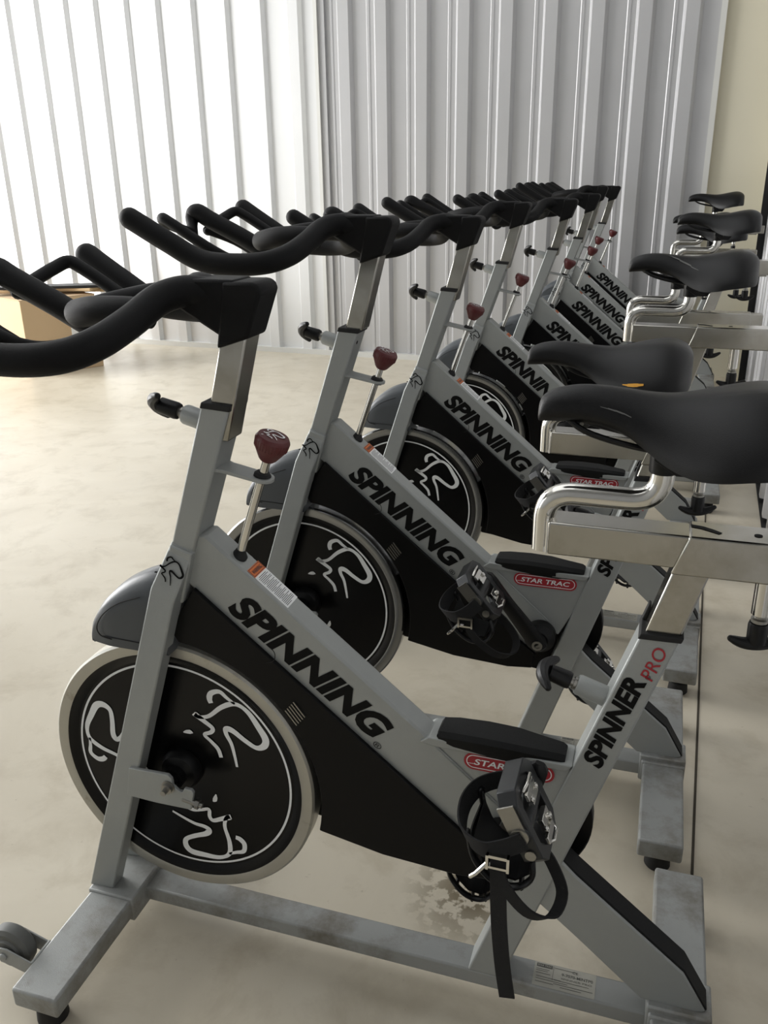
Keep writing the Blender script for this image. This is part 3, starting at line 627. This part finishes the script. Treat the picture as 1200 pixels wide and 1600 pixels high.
def pedal(side, P, tilt, tail=True):
    """P spindle root; tilt: angle of the pedal's long axis in XZ; the strap side hangs on -n"""
    e = Vector((0, side, 0)); u = Vector((math.cos(tilt), 0, math.sin(tilt))); n = Vector((-u.z, 0, u.x))   # n: cleat side
    C_ = P+e*.058
    T = lambda a, b, c: C_+u*a+e*b+n*c
    bm = new()
    # outer cage frame: an octagonal ring of bars with a solid spindle barrel
    outl = [(-.050, -.030), (-.036, -.044), (.036, -.044), (.050, -.030), (.050, .030), (.036, .044), (-.036, .044), (-.050, .030)]
    inn = [(a*.68, b*.68) for a, b in outl]
    for c0, c1 in ((-.011, .013),):
        o1 = [bm.verts.new(T(a, b, c1)) for a, b in outl]; o0 = [bm.verts.new(T(a, b, c0)) for a, b in outl]; i1 = [bm.verts.new(T(a, b, c1)) for a, b in inn]; i0 = [bm.verts.new(T(a, b, c0)) for a, b in inn]
        for k in range(8):
            l = (k+1) % 8; bm.faces.new((o1[k], o1[l], i1[l], i1[k])); bm.faces.new((o0[l], o0[k], i0[k], i0[l])); bm.faces.new((o1[l], o1[k], o0[k], o0[l])); bm.faces.new((i1[k], i1[l], i0[l], i0[k]))
    rod(bm, T(0, -.050, 0), T(0, .046, 0), .0125, 16)
    pd = emit('pedal', bm, PEDAL, bike, smooth=30, bevel=.0015)
    bm = new(); rod(bm, P-e*.004, T(0, -.046, 0), .0075, 14); tag(emit('spindle', bm, STEEL, pd), 'steel spindle')
    bm = new(); lathe(bm, [(0, 0), (.0105, 0), (.0105, .0045), (.0035, .0045), (.003, .003), (0, .003)], T(0, .044, 0), e, 20); tag(emit('end_cap', bm, STEEL, pd), 'round steel end cap')
    # cleat hardware, bright
    bm = new()
    for sg in (-1, 1):
        obox(bm, T(sg*.021, -.004, .014), u*.010, e*.014, n*.0035); obox(bm, T(sg*.030, .006, .018), u*.0045, e*.017, n*.002)
        for q in (-1, 1): lathe(bm, [(0, 0), (.0042, 0), (.0042, .004), (.002, .004), (.002, .003), (0, .003)], T(sg*.021, q*.012, .0165), n, 12)
        tube(bm, [T(sg*.036, -.018, .014), T(sg*.040, -.010, .020), T(sg*.040, .010, .020), T(sg*.036, .018, .014)], .0022, 8)
    tag(emit('cleat_mechanism', bm, CHROME, pd, bevel=.0006), 'bright chrome cleat clips')
    bm = new(); obox(bm, T(-.020, .0455, -.001), u*.020, e*.0012, n*.010); 
    for a in (-.028, .028): lathe(bm, [(0, 0), (.0065, 0), (.0065, .002), (0, .0025)], T(a, .0445, .001), e, 18)
    emit('side_plate', bm, STEEL, pd)
    # toe cage basket: side hoops and cross ribs in front (-u) and under (-n)
    bm = new()
    for b in (-.038, .038):
        tube(bm, smooth_path([T(.046, b*.9, -.006), T(.066, b*.95, -.016), T(.072, b, -.040), T(.056, b, -.062), T(.022, b, -.070), T(-.012, b, -.062)], 5), .0042, 8, flat=(1.6, .8), caps='round')
    for a, c, hw in ((.058, -.011, .038), (.071, -.030, .040), (.067, -.052, .040), (.042, -.069, .038), (.008, -.069, .036)):
        tube(bm, smooth_path([T(a, -hw, c), T(a+.004, 0, c-.006), T(a, hw, c)], 4), .0042, 8, flat=(1.5, .8))
    rg = []
    for a, c in ((.048, -.006), (.062, -.016), (.068, -.038), (.056, -.056), (.030, -.064), (.0, -.062)): rg.append([T(a, -.033, c), T(a, .033, c), T(a-.002, .033, c+.002), T(a-.002, -.033, c+.002)])
    loft(bm, rg); emit('toe_cage', bm, BLACK, pd, smooth=40)
    # strap: a webbing loop round the basket and through the pedal, and a loose tail hanging straight down
    bm = new()
    def webbing(P_, w_=.0085, t_=.0012, wdir=None):
        P_ = smooth_path(P_, 6); rg = []; n_w = len(P_)
        for i, p in enumerate(P_):
            t = (P_[min(i+1, n_w-1)]-P_[max(i-1, 0)]).normalized(); s = (wdir-t*wdir.dot(t)).normalized(); k = t.cross(s); rg.append([p+s*w_+k*t_, p-s*w_+k*t_, p-s*w_-k*t_, p+s*w_-k*t_])
        loft(bm, rg)
    webbing([T(.004, .050, .004), T(.006, .053, -.020), T(.002, .054, -.045), T(-.012, .036, -.068), T(-.016, -.010, -.076), T(-.016, -.042, -.062), T(-.012, -.052, -.030), T(-.004, -.050, 0)], .0115, wdir=u)
    webbing([T(.010, .050, -.030), T(.045, .058, -.040), T(.095, .056, -.030), T(.118, .040, -.012), T(.105, .020, .004), T(.070, .010, .004), T(.045, .010, 0)], .007, .0015, wdir=n)
    tb = T(.012, .053, -.030)
    if tail: webbing([tb, tb+Vector((.001, -side*-.004, -.03)), tb+Vector((.004, side*.002, -.10)), tb+Vector((.010, side*.001, -.165)), tb+Vector((.018, side*.003, -.215))], .0095, .0012, wdir=Vector((1, 0, -.1)))
    emit('toe_strap', bm, WEB, pd, smooth=50)
    bm = new(); bc = T(.012, .057, -.030); obox(bm, bc, Vector((.013, 0, 0)), e*.004, Vector((0, 0, .002))); obox(bm, bc+Vector((0, 0, -.016)), Vector((.013, 0, 0)), e*.003, Vector((0, 0, .0016)))
    for q in (-1, 1): obox(bm, bc+Vector((q*.012, 0, -.008)), Vector((.0016, 0, 0)), e*.005, Vector((0, 0, .010)))
    tube(bm, [bc+Vector((-.013, 0, -.014)), bc+Vector((-.024, side*.006, -.026)), bc+Vector((-.030, side*.006, -.032))], .0025, 8, caps='round')
    tag(emit('strap_buckle', bm, CHROME, pd), 'bright metal buckle')
    return pd
CR = {}
def make_cranks(near_ang, tilt, tag_):
    out = []
    for side, a in ((-1, near_ang), (1, near_ang+PI)):
        ck, P = crank(side, a); P = P; pd = pedal(side, P, tilt, tag_ == 'a'); out += [ck, pd]
    return out
prot_cranks = make_cranks(math.radians(74), math.radians(-64), 'a')
alt_cranks = make_cranks(math.radians(127), math.radians(-50), 'b')
def kids(o): return [c for c in COL.objects if c.parent == o]
for o in alt_cranks: o.parent = None

# ------------------------------------------------------------------ the row: eight bikes
ROW = [ # x, y, turn, handlebar rise, saddle rise, saddle fore-aft, label
    (0, 0, 0, 0, 0, 0, 'nearest silver spin bike at the front of the row, its whole flywheel in view'),
    (-.0299, .5681, -.0012, .046, -.056, -.020, 'second silver spin bike from the camera, low saddle torn to yellow foam'),
    (.0112, 1.1728, -.0306, .019, .043, .012, 'third silver spin bike from the camera, saddle raised high with a scuff along its top'),
    (.0152, 1.8692, -.0291, .028, -.024, .004, 'fourth silver spin bike from the camera, saddle hidden just behind the raised scuffed one'),
    (.1047, 2.4208, -.0037, .022, .078, .008, 'fifth silver spin bike from the camera, its high saddle just below the furthest one'),
    (.1378, 3.0014, .0121, .026, .010, .000, 'sixth silver spin bike from the camera, saddle peeping out under the fifth one'),
    (.1158, 3.6308, 0, .046, .02, .0, 'seventh silver spin bike from the camera, hidden mostly by the bikes in front'),
    (.1471, 4.1770, -.0036, .038, .100, .010, 'furthest silver spin bike at the back of the row, against the corrugated wall')]
def about(x, y, t):   # the bike turns about the point (.5, 0) of its own frame
    return (x+.5-.5*math.cos(t), y-.5*math.sin(t), 0)
def shift(o, v):
    o.location = Vector(o.location)+Vector(v)
head_names = {o.name for o in HEAD}; seat_names = {o.name for o in SEAT}; fore_names = {o.name for o in FOREAFT}; cr_names = {o.name for o in prot_cranks}
def copy_obj(o, parent):
    c = o.copy(); COL.objects.link(c); c.parent = parent; return c
def apply_offsets(src_name, o, hr, sr, fa):
    if src_name in head_names: shift(o, (.324*hr, 0, hr))
    if src_name in seat_names: shift(o, (.324*sr, 0, sr))
    if src_name in fore_names: shift(o, (.324*sr+fa, 0, sr))
proto_kids = kids(bike); kid_map = {o.name: kids(o) for o in proto_kids}; alt_map = {o.name: kids(o) for o in alt_cranks}
bikes = [bike]; fly_chrome = fly.data.copy(); fly_chrome.materials[0] = RIM2
for i, (x, y, t, hr, sr, fa, lb) in enumerate(ROW):
    if i == 0: continue
    b = bike.copy(); COL.objects.link(b); b.location = about(x, y, t); b.rotation_euler = (0, 0, t); bikes.append(b)
    src = [o for o in proto_kids if o.name not in cr_names]+alt_cranks
    for o in src:
        c = copy_obj(o, b)
        if o.name == 'flywheel': c.data = fly_chrome
        apply_offsets(o.name, c, hr, sr, fa)
        for g in (kid_map.get(o.name) or alt_map.get(o.name) or []): copy_obj(g, c)
for o in alt_cranks:
    for g in kids(o): bpy.data.objects.remove(g)
for o in alt_cranks: bpy.data.objects.remove(o)
for b, r in zip(bikes, ROW): tag(b, r[6], 'spin bike', 'row of silver spin bikes')
def saddle_of(b): return [c for c in COL.objects if c.parent == b and c.name.startswith('saddle') and not c.name.startswith(('saddle_'))][0]
shift(saddle_of(bikes[1]), (-.030, 0, 0))
scuff(saddle_of(bikes[0]), [(.7150+.0045*k, .10+.002*k) for k in range(9)], .0009, SCUFF, 'scuff_mark', 'pale scratch on the side')
scuff(saddle_of(bikes[2]), [(.730+.006*k, .25-.008*k) for k in range(12)], .0024, SCUFF, 'scuff_mark', 'pale worn scratch across the top')
scuff(saddle_of(bikes[1]), [(.815+.0045*k, .075) for k in range(9)], .0030, FOAMY, 'foam_tear', 'yellow foam showing through a tear', .0012)
